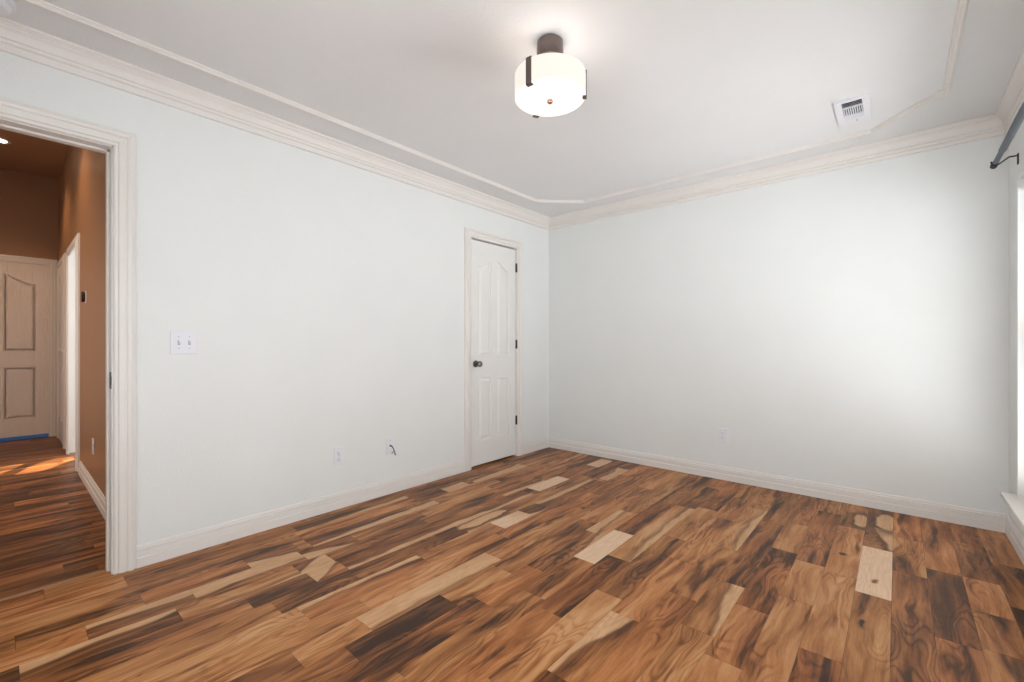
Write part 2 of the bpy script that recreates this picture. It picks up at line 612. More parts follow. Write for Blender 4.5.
ys = sorted([YR, 0] + [y for p in WINS for y in p])
bm = cells(ys, [0, WZ0, WZ1, H + 0.05], in_right, W, W + RT, lambda u, v, t: (t, u, v))
struct('wall_right', bm, M['wall'], 'white window wall at the right edge', 'wall')
RW = (1.5, 3.1)  # opening for the added rear window
bm = cells([0, RW[0], RW[1], W + RT], [0, WZ0 + 0.3, WZ1, H + 0.05], lambda u, v: RW[0] < u < RW[1] and WZ0 + 0.3 < v < WZ1, YR, YR - T, lambda u, v, t: (u, t, v))
struct('wall_rear', bm, M['wall'], 'white wall behind the camera', 'wall')
struct('ceiling', bxm(((0, YR - T, H), (W + RT, T, H + 0.08))), M['ceiling'], 'white textured ceiling with applied moulding', 'ceiling')

# hall beyond the doorway
SD = (-3.50, -2.50, 2.06)        # side doorway in the hall's right wall
bm = cells([HALL_X, SD[0], SD[1], -T], [0, SD[2], HALL_H + 0.1], lambda u, v: SD[0] < u < SD[1] and v < SD[2],
           HALL_Y, HALL_Y + T, lambda u, v, t: (u, t, v))
bmesh.ops.recalc_face_normals(bm, faces=bm.faces)
for f in bm.faces:
    if f.normal.y < -0.5 or abs(f.normal.x) > .5:
        f.material_index = 1
struct('wall_hall_right', bm, [M['wall'], M['brown']], 'brown hall wall running back to a side doorway', 'wall')
bm = cells([HALL_L - T, -0.0], [0, HALL_H + 0.1], lambda u, v: False, HALL_X, HALL_X - T, lambda u, v, t: (t, u, v))
struct('wall_hall_far', bm, M['brown'], 'brown wall above the door at the end of the hall', 'wall')
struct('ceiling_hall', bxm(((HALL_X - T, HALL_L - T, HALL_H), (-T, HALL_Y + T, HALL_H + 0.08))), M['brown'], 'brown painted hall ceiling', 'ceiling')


# unseen left hall wall; holes added in the shape of the sun patches
def back_to_wall(x, y):
    k = (HALL_L - y) / SUN_DIR.y
    return x + SUN_DIR.x * k, SUN_DIR.z * k


PATCH = [[(-2.78, -3.78), (-2.726, -3.638), (-2.919, -3.493), (-3.111, -3.38), (-3.299, -3.366), (-3.255, -3.553), (-3.068, -3.687)],
         [(-2.731, -3.937), (-2.876, -3.863), (-3.027, -3.777), (-3.231, -3.695), (-3.269, -3.816), (-3.173, -3.944)]]
bm = bmesh.new()
outer = [bm.verts.new((x, HALL_L, z)) for x, z in ((HALL_X, 0), (-T, 0), (-T, HALL_H + 0.1), (HALL_X, HALL_H + 0.1))]
edges = [bm.edges.new((outer[i], outer[(i + 1) % 4])) for i in range(4)]
for q in PATCH:
    vs = [bm.verts.new((bx, HALL_L, bz)) for bx, bz in (back_to_wall(*p) for p in q)]
    edges += [bm.edges.new((vs[i], vs[(i + 1) % len(vs)])) for i in range(len(vs))]
bmesh.ops.triangle_fill(bm, edges=edges, use_beauty=True, use_dissolve=False)
ex = bmesh.ops.extrude_face_region(bm, geom=list(bm.faces))
bmesh.ops.translate(bm, vec=(0, -0.02, 0), verts=[g for g in ex['geom'] if isinstance(g, bmesh.types.BMVert)])
struct('wall_hall_left', bm, M['brown'], 'unseen brown hall wall facing the side doorway, with holes shaping the sun patches', 'wall')

# side room behind the hall's right wall, and the closet box
bm = bxm(((SD[0] - 0.3, -0.62, 0), (SD[1] + 0.4, -0.5, 2.5)), ((SD[0] - 0.42, HALL_Y + T, 0), (SD[0] - 0.3, -0.5, 2.5)),
         ((SD[1] + 0.4, HALL_Y + T, 0), (SD[1] + 0.52, -0.5, 2.5)))
struct('wall_side_room', bm, M['wall'], 'white walls of the room beyond the side doorway', 'wall')
struct('ceiling_side_room', bxm(((SD[0] - 0.42, HALL_Y + T, 2.5), (SD[1] + 0.52, -0.5, 2.58))), M['ceiling'], 'ceiling of the side room', 'ceiling')
bm = bxm(((-0.75, CW[0] - 0.3, 0), (-0.70, CW[1] + 0.3, 2.44)), ((-0.7, CW[0] - 0.3, 0), (-T, CW[0] - 0.25, 2.44)),
         ((-0.7, CW[1] + 0.25, 0), (-T, CW[1] + 0.3, 2.44)), ((-0.75, CW[0] - 0.3, 2.44), (-T, CW[1] + 0.3, 2.5)))
struct('wall_closet', bm, M['wall'], 'inner walls of the closet', 'wall')

# ------------------------------------------------------------------ mouldings
CROWN = [(0.0, -0.116), (0.016, -0.116), (0.0185, -0.110), (0.0185, -0.096), (0.0145, -0.092), (0.0145, -0.086), (0.0215, -0.083),
         (0.0235, -0.076), (0.0200, -0.072), (0.0205, -0.068), (0.0265, -0.066), (0.0275, -0.058), (0.0295, -0.048), (0.0345, -0.037),
         (0.0420, -0.028), (0.0440, -0.026), (0.0440, -0.021), (0.0500, -0.017), (0.0540, -0.013), (0.0600, -0.011), (0.0600, 0.0), (0.0, 0.0)]
bm = bmesh.new()
sweep(bm, [(0, 0, H), (0, YR, H), (W, YR, H), (W, 0, H)], CROWN, (0, 0, 1), True, -1)
struct('trim_1', bm, M['trim'], 'cream crown moulding round the top of the walls', 'crown moulding')
e, c = 0.295, 0.318
oct_ = [(e, -e + 0.02 - c, H), (e + c, -e + 0.02, H), (W - e - c, -e + 0.02, H), (W - e, -e + 0.02 - c, H),
        (W - e, YR + e + c, H), (W - e - c, YR + e, H), (e + c, YR + e, H), (e, YR + e + c, H)]
bm = bmesh.new()
sweep(bm, oct_, [(-0.016, 0.001), (-0.016, -0.008), (-0.012, -0.010), (-0.0115, -0.017), (-0.006, -0.020), (0.004, -0.020), (0.0045, -0.016), (0.009, -0.014), (0.0095, -0.008), (0.015, -0.007), (0.016, 0.001)],
      (0, 0, 1), True, 1)
struct('trim_2', bm, M['trim'], 'thin ceiling moulding framing the ceiling, with clipped corners', 'ceiling moulding')
BASE = [(0, 0), (0.017, 0), (0.017, 0.044), (0.0155, 0.0475), (0.0095, 0.0485), (0.0095, 0.0515), (0.0125, 0.053), (0.0115, 0.077), (0.0085, 0.078),
        (0.0085, 0.081), (0.0130, 0.082), (0.0130, 0.088), (0.0085, 0.092), (0.0080, 0.100), (0.0040, 0.107), (0, 0.107)]
CAS = 0.075


def base_run(name, path, label, side):
    b = bmesh.new()
    sweep(b, path, BASE, (0, 0, 1), False, side)
    struct(name, b, M['trim'], label, 'baseboard')


base_run('baseboard_left', [(0, DW[1] + 0.083, 0), (0, CW[0] - 0.067, 0)], 'cream baseboard between the doorway and the closet', 1)
base_run('baseboard_back', [(0, CW[1] + 0.078, 0), (0, 0, 0), (W, 0, 0), (W, YR, 0)], 'cream baseboard along the far corner, back wall and window wall', 1)
base_run('baseboard_rear', [(W, YR, 0), (0, YR, 0), (0, DW[0] - 0.083, 0)], 'cream baseboard behind the camera', 1)
base_run('baseboard_hall', [(SD[1] + 0.075, HALL_Y, 0), (-T, HALL_Y, 0)], 'cream baseboard along the brown hall wall', 1)

CASE = [(0.0, 0.0), (0.0, 0.011), (0.004, 0.014), (0.010, 0.014), (0.012, 0.010), (0.016, 0.010), (0.019, 0.016), (0.040, 0.019), (0.043, 0.015),
        (0.047, 0.015), (0.050, 0.020), (0.060, 0.023), (0.066, 0.021), (0.069, 0.016), (0.073, 0.016), (0.076, 0.012), (0.080, 0.011), (0.080, 0.0)]


def casing(path, normal, side, width):
    k = width / 0.080
    b = bmesh.new()
    sweep(b, path, [(a * k, h) for a, h in CASE], normal, False, side)
    return b


# ------------------------------------------------------------------ open doorway (left)
d = empty('door_3', (0, DW[1], 0), 'open doorway in the left wall with stepped cream casing', 'doorway', kind='structure')
r = 0.006
U = [(0, DW[1] - r + 0.006, 0), (0, DW[1] - r + 0.006, DW[2]), (0, DW[0], DW[2]), (0, DW[0], 0)]
obj('casing', casing(U, (1, 0, 0), 1, 0.084), M['trim'], d)
U2 = [(-T, y, z) for _, y, z in U]
obj('casing', casing(U2, (-1, 0, 0), -1, 0.07), M['trim'], d)
obj('jamb', bxm(((-T - 0.002, DW[1] - 0.006, 0), (0.001, DW[1] + 0.004, DW[2])), ((-T - 0.002, DW[0] - 0.004, 0), (0.001, DW[0] + 0.006, DW[2])),
                ((-T - 0.002, DW[0], DW[2] - 0.006), (0.001, DW[1], DW[2] + 0.004))), M['trim'], d)
obj('stop', bxm(((-0.092, DW[1] - 0.017, 0), (-0.052, DW[1] - 0.006, DW[2] - 0.006)), ((-0.092, DW[0] + 0.006, 0), (-0.052, DW[0] + 0.017, DW[2] - 0.006)),
                ((-0.092, DW[0] + 0.006, DW[2] - 0.017), (-0.052, DW[1] - 0.006, DW[2] - 0.006)), bevel=0.002), M['trim'], d)
sp = obj('strike_plate', bxm(((-0.048, DW[1] - 0.0075, 0.885), (-0.004, DW[1] - 0.006, 0.965)), ((-0.006, DW[1] - 0.010, 0.905), (0.002, DW[1] - 0.006, 0.945))), M['hinge'], d)
tag(sp, 'dark metal strike plate')
struct('trim_3', bxm(((-0.085, DW[0] + 0.006, -0.001), (-0.060, DW[1] - 0.006, 0.004)), bevel=0.0015), M['strip'], 'thin wooden threshold strip across the open doorway', 'threshold')


# ------------------------------------------------------------------ moulded panel doors
def panel_leaf(bm, y0, y1, z0, z1, xf, thick, cols, zlow, zup, rise, mirror=1, nx=1):
    """leaf in a plane x = xf facing +x; cols = panel y ranges; zlow=(z0,z1); zup=(z0,z1 at outer edge); arch rises to the middle"""
    mid = (y0 + y1) / 2
    half = (y1 - y0) / 2

    def ztop(y):
        k = min(1.0, abs(y - mid) / (cols[-1][1] - mid))
        return zup[1] + rise * (0.5 + 0.5 * math.cos(math.pi * k))
    NS = 10
    X = lambda h: xf + h

    def quad(pts):
        bm.faces.new([bm.verts.new(p) for p in pts])
    ycut = [y0] + [v for c in cols for v in c] + [y1]
    for i in range(len(ycut) - 1):
        a, b = ycut[i], ycut[i + 1]
        if i % 2 == 0:
            quad([(X(0), a, z0), (X(0), b, z0), (X(0), b, z1), (X(0), a, z1)])
        else:
            for p, q in ((z0, zlow[0]), (zlow[1], zup[0])):
                quad([(X(0), a, p), (X(0), b, p), (X(0), b, q), (X(0), a, q)])
            for k in range(NS):
                ya, yb = a + (b - a) * k / NS, a + (b - a) * (k + 1) / NS
                quad([(X(0), ya, ztop(ya)), (X(0), yb, ztop(yb)), (X(0), yb, z1), (X(0), ya, z1)])
            for (pz0, top) in ((zlow[0], lambda y: zlow[1]), (zup[0], ztop)):
                rings = []
                for dd, h in ((0, 0), (0.004, -0.010), (0.010, -0.011), (0.018, -0.011), (0.036, -0.0015)):
                    A, B = a + dd, b - dd
                    pts = [(X(h), A, pz0 + dd), (X(h), B, pz0 + dd)]
                    for k in range(NS + 1):
                        yo = b + (a - b) * k / NS
                        yy = B + (A - B) * k / NS
                        pts.append((X(h), yy, top(yo) - dd))
                    rings.append([bm.verts.new(p) for p in pts])
                for P, Q in zip(rings, rings[1:]):
                    n = len(P)
                    for k in range(n):
                        bm.faces.new([P[k], P[(k + 1) % n], Q[(k + 1) % n], Q[k]])
                bm.faces.new(rings[-1])
    bmesh.ops.remove_doubles(bm, verts=bm.verts, dist=1e-5)
    # edges and back
    for q in (((y0, z0), (y1, z0)), ((y1, z0), (y1, z1)), ((y1, z1), (y0, z1)), ((y0, z1), (y0, z0))):
        (a, p), (b, s) = q
        quad([(X(0), a, p), (X(0), b, s), (X(-thick), b, s), (X(-thick), a, p)])
    quad([(X(-thick), y0, z0), (X(-thick), y1, z0), (X(-thick), y1, z1), (X(-thick), y0, z1)])
    bmesh.ops.remove_doubles(bm, verts=bm.verts, dist=1e-5)


# closet door
d = empty('door_1', (0, (CW[0] + CW[1]) / 2, 0), 'white four panel closet door with dark hinges near the far corner', 'door', kind='structure')
U = [(0, CW[1], 0), (0, CW[1], CW[2]), (0, CW[0], CW[2]), (0, CW[0], 0)]
obj('casing', casing(U, (1, 0, 0), 1, 0.075), M['trim'], d)
obj('jamb', bxm(((-T, CW[1] - 0.003, 0), (0.001, CW[1] + 0.003, CW[2])), ((-T, CW[0] - 0.003, 0), (0.001, CW[0] + 0.003, CW[2])),
                ((-T, CW[0], CW[2] - 0.003), (0.001, CW[1], CW[2] + 0.003))), M['trim'], d)
bm = bmesh.new()
ly0, ly1 = CW[0] + 0.006, CW[1] - 0.006
panel_leaf(bm, ly0, ly1, 0.018, CW[2] - 0.014, -0.006, 0.035, [(ly0 + 0.095, ly0 + 0.265), (ly1 - 0.265, ly1 - 0.095)], (0.235, 0.80), (0.985, 1.80), 0.085)
leaf = obj('door_leaf', bm, M['door'], d)
bm = bmesh.new()
lathe(bm, [(0.031, 0), (0.031, 0.005), (0.027, 0.009), (0.013, 0.011), (0.012, 0.030), (0.017, 0.036), (0.025, 0.043), (0.027, 0.052), (0.024, 0.061), (0.014, 0.066), (0, 0.067)],
      (-0.004, ly0 + 0.060, 0.925), 'X', 28)
tag(obj('door_knob', bm, M['nickel'], leaf, True), 'dark nickel door knob')
for z in (1.85, 1.10, 0.355):
    bm = bmesh.new()
    lathe(bm, [(0, -0.047), (0.003, -0.046), (0.0065, -0.041), (0.0065, 0.041), (0.003, 0.046), (0, 0.047)], (0.006, CW[1] - 0.002, z), 'Z', 12)
    box(bm, (-0.003, CW[1] - 0.012, z - 0.041), (0.001, CW[1] + 0.008, z + 0.041))
    tag(obj('hinge', bm, M['hinge'], leaf), 'dark metal hinge')

# door at the end of the hall
d = empty('door_2', (HALL_X, -3.87, 0), 'closed panelled door at the end of the hall', 'door', kind='structure')
FY1, FY0, FZ = -3.488, -4.25, 2.04
U = [(HALL_X, FY1, 0), (HALL_X, FY1, FZ), (HALL_X, FY0, FZ), (HALL_X, FY0, 0)]
obj('casing', casing(U, (1, 0, 0), 1, 0.074), M['trim'], d)
bm = bmesh.new()
panel_leaf(bm, FY0, FY1, 0.012, FZ - 0.003, HALL_X + 0.012, 0.011, [(FY0 + 0.105, FY0 + 0.355), (FY1 - 0.355, FY1 - 0.105)], (0.247, 0.835), (1.02, 1.80), 0.10)
leaf = obj('door_leaf', bm, M['grain'], d)
tag(obj('bottom_strip', bxm(((HALL_X + 0.012, FY0, 0.004), (HALL_X + 0.015, FY1, 0.042))), M['blue'], leaf), 'bright blue strip along the foot of the door')
bm = bmesh.new()
lathe(bm, [(0.031, 0), (0.031, 0.005), (0.013, 0.010), (0.012, 0.030), (0.025, 0.043), (0.027, 0.052), (0.014, 0.066), (0, 0.067)], (HALL_X + 0.006, FY0 + 0.065, 0.93), 'X', 20)
obj('door_knob', bm, M['nickel'], leaf, True)

# side doorway in the hall
d = empty('door_4', (SD[1], HALL_Y, 0), 'white cased side doorway off the brown hall, lit by daylight', 'doorway', kind='structure')
U = [(SD[1], HALL_Y, 0), (SD[1], HALL_Y, SD[2]), (SD[0], HALL_Y, SD[2]), (SD[0], HALL_Y, 0)]
obj('casing', casing(U, (0, -1, 0), -1, 0.08), M['trim'], d)
obj('jamb', bxm(((SD[0] - 0.004, HALL_Y - 0.001, 0), (SD[0] + 0.008, HALL_Y + T + 0.001, SD[2])), ((SD[1] - 0.008, HALL_Y - 0.001, 0), (SD[1] + 0.004, HALL_Y + T + 0.001, SD[2])),
                ((SD[0], HALL_Y - 0.001, SD[2] - 0.008), (SD[1], HALL_Y + T + 0.001, SD[2] + 0.004))), M['door'], d)
d = empty('door_5', (-4.21, HALL_Y, 0), 'white closed door on the hall right wall beyond the side doorway', 'door', kind='structure')
U = [(-3.76, HALL_Y, 0), (-3.76, HALL_Y, SD[2]), (-4.66, HALL_Y, SD[2]), (-4.66, HALL_Y, 0)]
obj('casing', casing(U, (0, -1, 0), -1, 0.08), M['trim'], d)
bm = bmesh.new()
panel_leaf(bm, -0.446, 0.446, 0.012, SD[2] - 0.006, 0.012, 0.011, [(-0.32, -0.06), (0.06, 0.32)], (0.247, 0.835), (1.02, 1.80), 0.10)
for v in bm.verts:
    v.co = Vector((-4.21 + v.co.y, HALL_Y - v.co.x, v.co.z))
obj('door_leaf', bm, M['door'], d)
# ------------------------------------------------------------------ windows
for i, (a, b) in enumerate(WINS):
    wn = empty('window_%d' % (i + 1), (W, (a + b) / 2, WZ0), ('tall white window at the right edge with projecting sill', 'added unseen window beside the camera, put in for daylight')[i], 'window', kind='structure')
    xg = W + 0.115
    fr = []
    for p, q in (((a, WZ0), (b, WZ0 + 0.05)), ((a, WZ1 - 0.05), (b, WZ1)), ((a, WZ0), (a + 0.05, WZ1)), ((b - 0.05, WZ0), (b, WZ1)),
                 ((a, (WZ0 + WZ1) / 2 - 0.02), (b, (WZ0 + WZ1) / 2 + 0.02))):
        fr.append(((xg - 0.02, p[0], p[1]), (xg + 0.03, q[0], q[1])))
    obj('window_frame', bxm(*fr), M['door'], wn)
    obj('pane', bxm(((xg, a + 0.05, WZ0 + 0.05), (xg + 0.004, b - 0.05, WZ1 - 0.05))), M['glass'], wn)
    bm = bmesh.new()
    box(bm, (W - 0.060, a - 0.02, WZ0 - 0.024), (W, b + 0.035, WZ0), 0, 0.005)
    box(bm, (W - 0.001, a + 0.0005, WZ0 - 0.0235), (xg - 0.02, b - 0.0005, WZ0 + 0.0005))
    obj('window_sill', bm, M['trim'], wn)
    bm = bmesh.new()
    box(bm, (W - 0.014, a - 0.04, WZ0 - 0.085), (W, b + 0.04, WZ0 - 0.024), 0, 0.003)
    obj('apron', bm, M['trim'], wn)
    # slatted blind inside the recess
    bl = empty('window_blind', (W + 0.045, (a + b) / 2, WZ0 + 0.002),
               ('white slatted blind filling the window at the right edge', 'white slatted blind on the added unseen window beside the camera')[i], 'blind')
    x0, x1 = W + 0.030, W + 0.082
    obj('head_rail', bxm(((x0 - 0.004, a + 0.006, WZ1 - 0.062), (x1, b - 0.006, WZ1 - 0.001)), bevel=0.003), M['blind'], bl)
    obj('bottom_rail', bxm(((x0, a + 0.008, WZ0 + 0.002), (x1, b - 0.008, WZ0 + 0.024)), bevel=0.003), M['blind'], bl)
    z = WZ0 + 0.058
    while z < WZ1 - 0.075:
        tl = math.radians((-31, 6)[i])
        ca, sa = math.cos(tl) * 0.025, math.sin(tl) * 0.025
        xm = (x0 + x1) / 2
        bm = bmesh.new()
        prof = [(xm - ca, z - sa), (xm, z + 0.0035), (xm + ca, z + sa), (xm + ca, z + sa + 0.003), (xm, z + 0.0065), (xm - ca, z - sa + 0.003)]
        rr = [[bm.verts.new((px, yy, pz)) for px, pz in prof] for yy in (a + 0.008, b - 0.008)]
        for k in range(6):
            bm.faces.new([rr[0][k], rr[0][(k + 1) % 6], rr[1][(k + 1) % 6], rr[1][k]])
        bm.faces.new(rr[0]); bm.faces.new(rr[1])
        obj('slat', bm, M['blind'], bl)
        z += 0.043
    bm = bmesh.new()
    for yy in (a + 0.15, (a + b) / 2, b - 0.15):
        for xx in (x0 - 0.001, x1 + 0.001):
            tube(bm, [(xx, yy, WZ0 + 0.02), (xx, yy, WZ1 - 0.06)], 0.001, 6)
    obj('ladder_cord', bm, M['blind'], bl)

struct('sun_block_roof', bxm(((-0.3, YR - T - 4.0, 2.2), (W + 2.5, YR - T, 2.3))), M['ceiling'], 'added unseen roof keeping the sun out of the rear window', 'roof')  # unseen slab added to stop the sun entering the rear window
wn = empty('window_3', ((RW[0] + RW[1]) / 2, YR, WZ0 + 0.3), 'added unseen window behind the camera, put in for fill light', 'window', kind='structure')  # unseen window added to let fill light in from behind
za = WZ0 + 0.3
yg = YR - 0.07
fr = [((RW[0], yg - 0.02, za), (RW[1], yg + 0.02, za + 0.05)), ((RW[0], yg - 0.02, WZ1 - 0.05), (RW[1], yg + 0.02, WZ1)),
      ((RW[0], yg - 0.02, za), (RW[0] + 0.05, yg + 0.02, WZ1)), ((RW[1] - 0.05, yg - 0.02, za), (RW[1], yg + 0.02, WZ1))]
obj('window_frame', bxm(*fr), M['door'], wn)
obj('pane', bxm(((RW[0] + 0.05, yg, za + 0.05), (RW[1] - 0.05, yg + 0.004, WZ1 - 0.05))), M['glass'], wn)

# ------------------------------------------------------------------ curtain rod
xr, zr = W - 0.098, 2.060
rod = empty('curtain_rod', (xr, -0.33, zr), 'slate grey curtain rod above the window, its end near the corner', 'curtain rod')
bm = bmesh.new()
tube(bm, [(xr, -0.36, zr), (xr, -0.62, zr)], 0.0115, 18)
obj('inner_rod', bm, M['slate'], rod, True)
bm = bmesh.new()
tube(bm, [(xr, -0.60, zr), (xr, -4.3, zr)], 0.0145, 18)
obj('outer_rod', bm, M['slate'], rod, True)
bm = bmesh.new()
lathe(bm, [(0.0, -0.012), (0.009, -0.012), (0.011, 0.0), (0.0145, 0.004), (0.0145, -0.022), (0.012, -0.030), (0.012, -0.036), (0, -0.036)], (xr, -0.336, zr), 'Y', 20)
tag(obj('end_cap', bm, M['dark'], rod, True), 'black end cap')
for yb in (-0.405, -2.2, -4.1):
    bm = bmesh.new()
    yw = yb + 0.135
    box(bm, (W - 0.005, yw - 0.010, zr + 0.005), (W, yw + 0.010, zr + 0.062))
    tube(bm, [(W - 0.004, yw, zr + 0.052), (W - 0.04, yb + 0.09, zr + 0.040), (xr + 0.012, yb, zr - 0.012), (xr, yb, zr - 0.018), (xr - 0.014, yb, zr - 0.010), (xr - 0.017, yb, zr + 0.006)], 0.004, 8)
    obj('bracket', bm, M['dark'], rod)

# ------------------------------------------------------------------ ceiling light
LX, LY = 1.668, -2.257
lt = empty('ceiling_light', (LX, LY, H), 'round white glass drum ceiling light with dark metal canopy', 'ceiling light')
bm = bmesh.new()
lathe(bm, [(0.050, 0), (0.0575, -0.008), (0.059, -0.03), (0.059, -0.066), (0.055, -0.080), (0.046, -0.087), (0.03, -0.088), (0.008, -0.089), (0.008, -0.16), (0, -0.16)], (LX, LY, H), 'Z', 40)
tag(obj('canopy', bm, M['bronze'], lt, True), 'dark metal canopy')
ZT, ZB, RS = 2.286, 2.184, 0.156
lamp('drum_bulb', 'POINT', (LX, LY, 2.236), 0.7, (1.0, 0.80, 0.68), shadow_soft_size=0.035)
bm = bmesh.new()
lathe(bm, [(RS - 0.004, ZB + 0.004), (RS, ZB + 0.004), (RS, ZT), (RS - 0.004, ZT), (RS - 0.004, ZB + 0.004)], (LX, LY, 0), 'Z', 64)
obj('drum_shade', bm, M['shade'], lt, True)
bm = bmesh.new()
lathe(bm, [(0, ZB - 0.004), (RS - 0.006, ZB - 0.002), (RS - 0.001, ZB + 0.002), (RS - 0.002, ZB + 0.006), (0, ZB + 0.003)], (LX, LY, 0), 'Z', 64)
obj('diffuser', bm, M['diffuser'], lt, True)
bm = bmesh.new()
lathe(bm, [(0, ZB - 0.020), (0.010, ZB - 0.019), (0.0125, ZB - 0.015), (0.0125, ZB - 0.008), (0.009, ZB - 0.004)], (LX, LY, 0), 'Z', 20)
tag(obj('finial', bm, M['copper'], lt, True), 'small copper finial')
near = math.atan2(-3.846 - LY, 2.8277 - LX)
for da in (-34, -154, 86):
    # seen from the camera: left of centre, far left, right
    ang = near + math.radians(da)
    bm = bmesh.new()
    box(bm, (RS + 0.001, -0.0135, ZB - 0.007), (RS + 0.004, 0.0135, ZT + 0.004))
    box(bm, (RS - 0.014, -0.0135, ZB - 0.0075), (RS + 0.004, 0.0135, ZB - 0.0045))
    box(bm, (RS - 0.015, -0.0135, ZT + 0.001), (RS + 0.004, 0.0135, ZT + 0.004))
    bmesh.ops.rotate(bm, cent=(0, 0, 0), matrix=__import__('mathutils').Matrix.Rotation(ang, 3, 'Z'), verts=bm.verts)
    bmesh.ops.translate(bm, vec=(LX, LY, 0), verts=bm.verts)
    tag(obj('strap', bm, M['bronze'], lt), 'brushed metal strap')
bm = bmesh.new()
for k in range(3):
    a = near + math.radians((-34, -154, 86)[k])
    tube(bm, [(LX, LY, ZT - 0.003), (LX + math.cos(a) * (RS - 0.004), LY + math.sin(a) * (RS - 0.004), ZT - 0.003)], 0.003, 8)
obj('spider_arm', bm, M['bronze'], lt)

# ------------------------------------------------------------------ ceiling vent
vx0, vx1, vy0, vy1 = 2.560, 2.712, -0.820, -0.500
vt = empty('ceiling_vent', ((vx0 + vx1) / 2, (vy0 + vy1) / 2, H), 'white metal air vent in the ceiling with dark louvres', 'air vent')
gx0, gx1, gy0, gy1 = 2.592, 2.682, -0.795, -0.555
bm = cells([vx0, gx0, gx1, vx1], [vy0, gy0, gy1, vy1], lambda u, v: gx0 < u < gx1 and gy0 < v < gy1, H - 0.012, H - 0.0005, lambda u, v, t: (u, v, t))
obj('vent_frame', bm, M['plate'], vt)
tag(obj('duct_shade_plate', bxm(((gx0, gy0, H - 0.0012), (gx1, gy1, H - 0.0002))), M['dark'], vt), 'black plate painting in the shade of the duct')  # black sheet stands in for duct shade; the ceiling has no hole


def louvre(p0, p1, w, tilt, cross):
    b = bmesh.new()
    P0, P1 = Vector(p0), Vector(p1)
    c = Vector(cross).normalized() * (w / 2 * math.cos(tilt))
    up = Vector((0, 0, 1)) * (w / 2 * math.sin(tilt))
    th = Vector((0, 0, 0.0012))
    r = [[b.verts.new(P + s * (c + up) + q * th) for s, q in ((-1, 0), (1, 0), (1, 1), (-1, 1))] for P in (P0, P1)]
    for k in range(4):
        b.faces.new([r[0][k], r[0][(k + 1) % 4], r[1][(k + 1) % 4], r[1][k]])
    b.faces.new(r[0]); b.faces.new(r[1])
    obj('louvre', b, M['plate'], vt)


zl = H - 0.0075
ya, yb = gy0 + 0.078, gy1 - 0.05
for k in range(9):
    x = gx0 + (gx1 - gx0) * (k + 0.5) / 9
    louvre((x, ya + 0.004, zl), (x, yb - 0.004, zl), 0.0085, 0.9, (1, 0, 0))
for k in range(4):
    y = gy0 + 0.074 * (k + 0.5) / 4
    louvre((gx0, y, zl), (gx1, y, zl), 0.013, 0.6, (0, 1, 0))
for k in range(3):
    y = yb + 0.05 * (k + 0.5) / 3
    louvre((gx0, y, zl), (gx1, y, zl), 0.015, -0.6, (0, 1, 0))
for y in (ya, yb):
    obj('louvre_bar', bxm(((gx0, y - 0.004, H - 0.011), (gx1, y + 0.004, H - 0.003))), M['plate'], vt)
bm = bmesh.new()
lathe(bm, [(0.004, -0.0125), (0.004, -0.0155), (0, -0.016)], ((gx0 + gx1) / 2 + 0.01, -0.527, H), 'Z', 12)
obj('screw', bm, M['grey_plastic'], vt)

# ------------------------------------------------------------------ smoke detector
sx, sy = 0.180, -3.885
sd = empty('smoke_detector', (sx, sy, H), 'round smoke detector on the ceiling above the open doorway', 'smoke detector')
bm = bmesh.new()
lathe(bm, [(0.074, 0), (0.074, -0.012), (0.071, -0.014), (0.0, -0.014)], (sx, sy, H), 'Z', 40)
obj('mounting_ring', bm, M['plate'], sd, True)
bm = bmesh.new()
lathe(bm, [(0.060, -0.014), (0.060, -0.030), (0.055, -0.037), (0.04, -0.040), (0, -0.041)], (sx, sy, H), 'Z', 40)
obj('cover', bm, M['plate'], sd, True)

# ------------------------------------------------------------------ wall plates


def plate_bm(y0, y1, z0, z1, t=0.006):
    b = bmesh.new()
    box(b, (0, y0, z0), (t, y1, z1), 0, 0.002)
    return b


def place(objs_empty, loc, rz):
    objs_empty.location = loc
    objs_empty.rotation_euler = (0, 0, rz)


# two-gang switch
sw = empty('light_switch', (0, 0, 0), 'white double light switch plate beside the open doorway', 'light switch')
obj('cover_plate', plate_bm(-0.058, 0.058, -0.0595, 0.0595, 0.007), M['plate'], sw)
for y in (-0.023, 0.023):
    obj('toggle_slot', bxm(((0.0068, y - 0.0055, -0.0125), (0.0076, y + 0.0055, 0.0125))), M['grey_plastic'], sw)
    bm = bmesh.new()
    vs = [bm.verts.new(p) for p in ((0.007, y - 0.004, -0.008), (0.007, y + 0.004, -0.008), (0.007, y + 0.004, 0.006), (0.007, y - 0.004, 0.006),
                                    (0.020, y - 0.003, 0.006), (0.020, y + 0.003, 0.006), (0.019, y + 0.003, 0.012), (0.019, y - 0.003, 0.012))]
    for q in ((0, 1, 2, 3), (4, 5, 6, 7), (0, 1, 5, 4), (1, 2, 6, 5), (2, 3, 7, 6), (3, 0, 4, 7)):
        bm.faces.new([vs[k] for k in q])
    obj('toggle', bm, M['plate'], sw)
    for z in (-0.03, 0.03):
        bm = bmesh.new()
        lathe(bm, [(0.003, 0.0068), (0.003, 0.0078), (0, 0.008)], (0, y, z), 'X', 10)
        obj('screw', bm, M['grey_plastic'], sw)
place(sw, (0, -3.222, 1.107), 0)


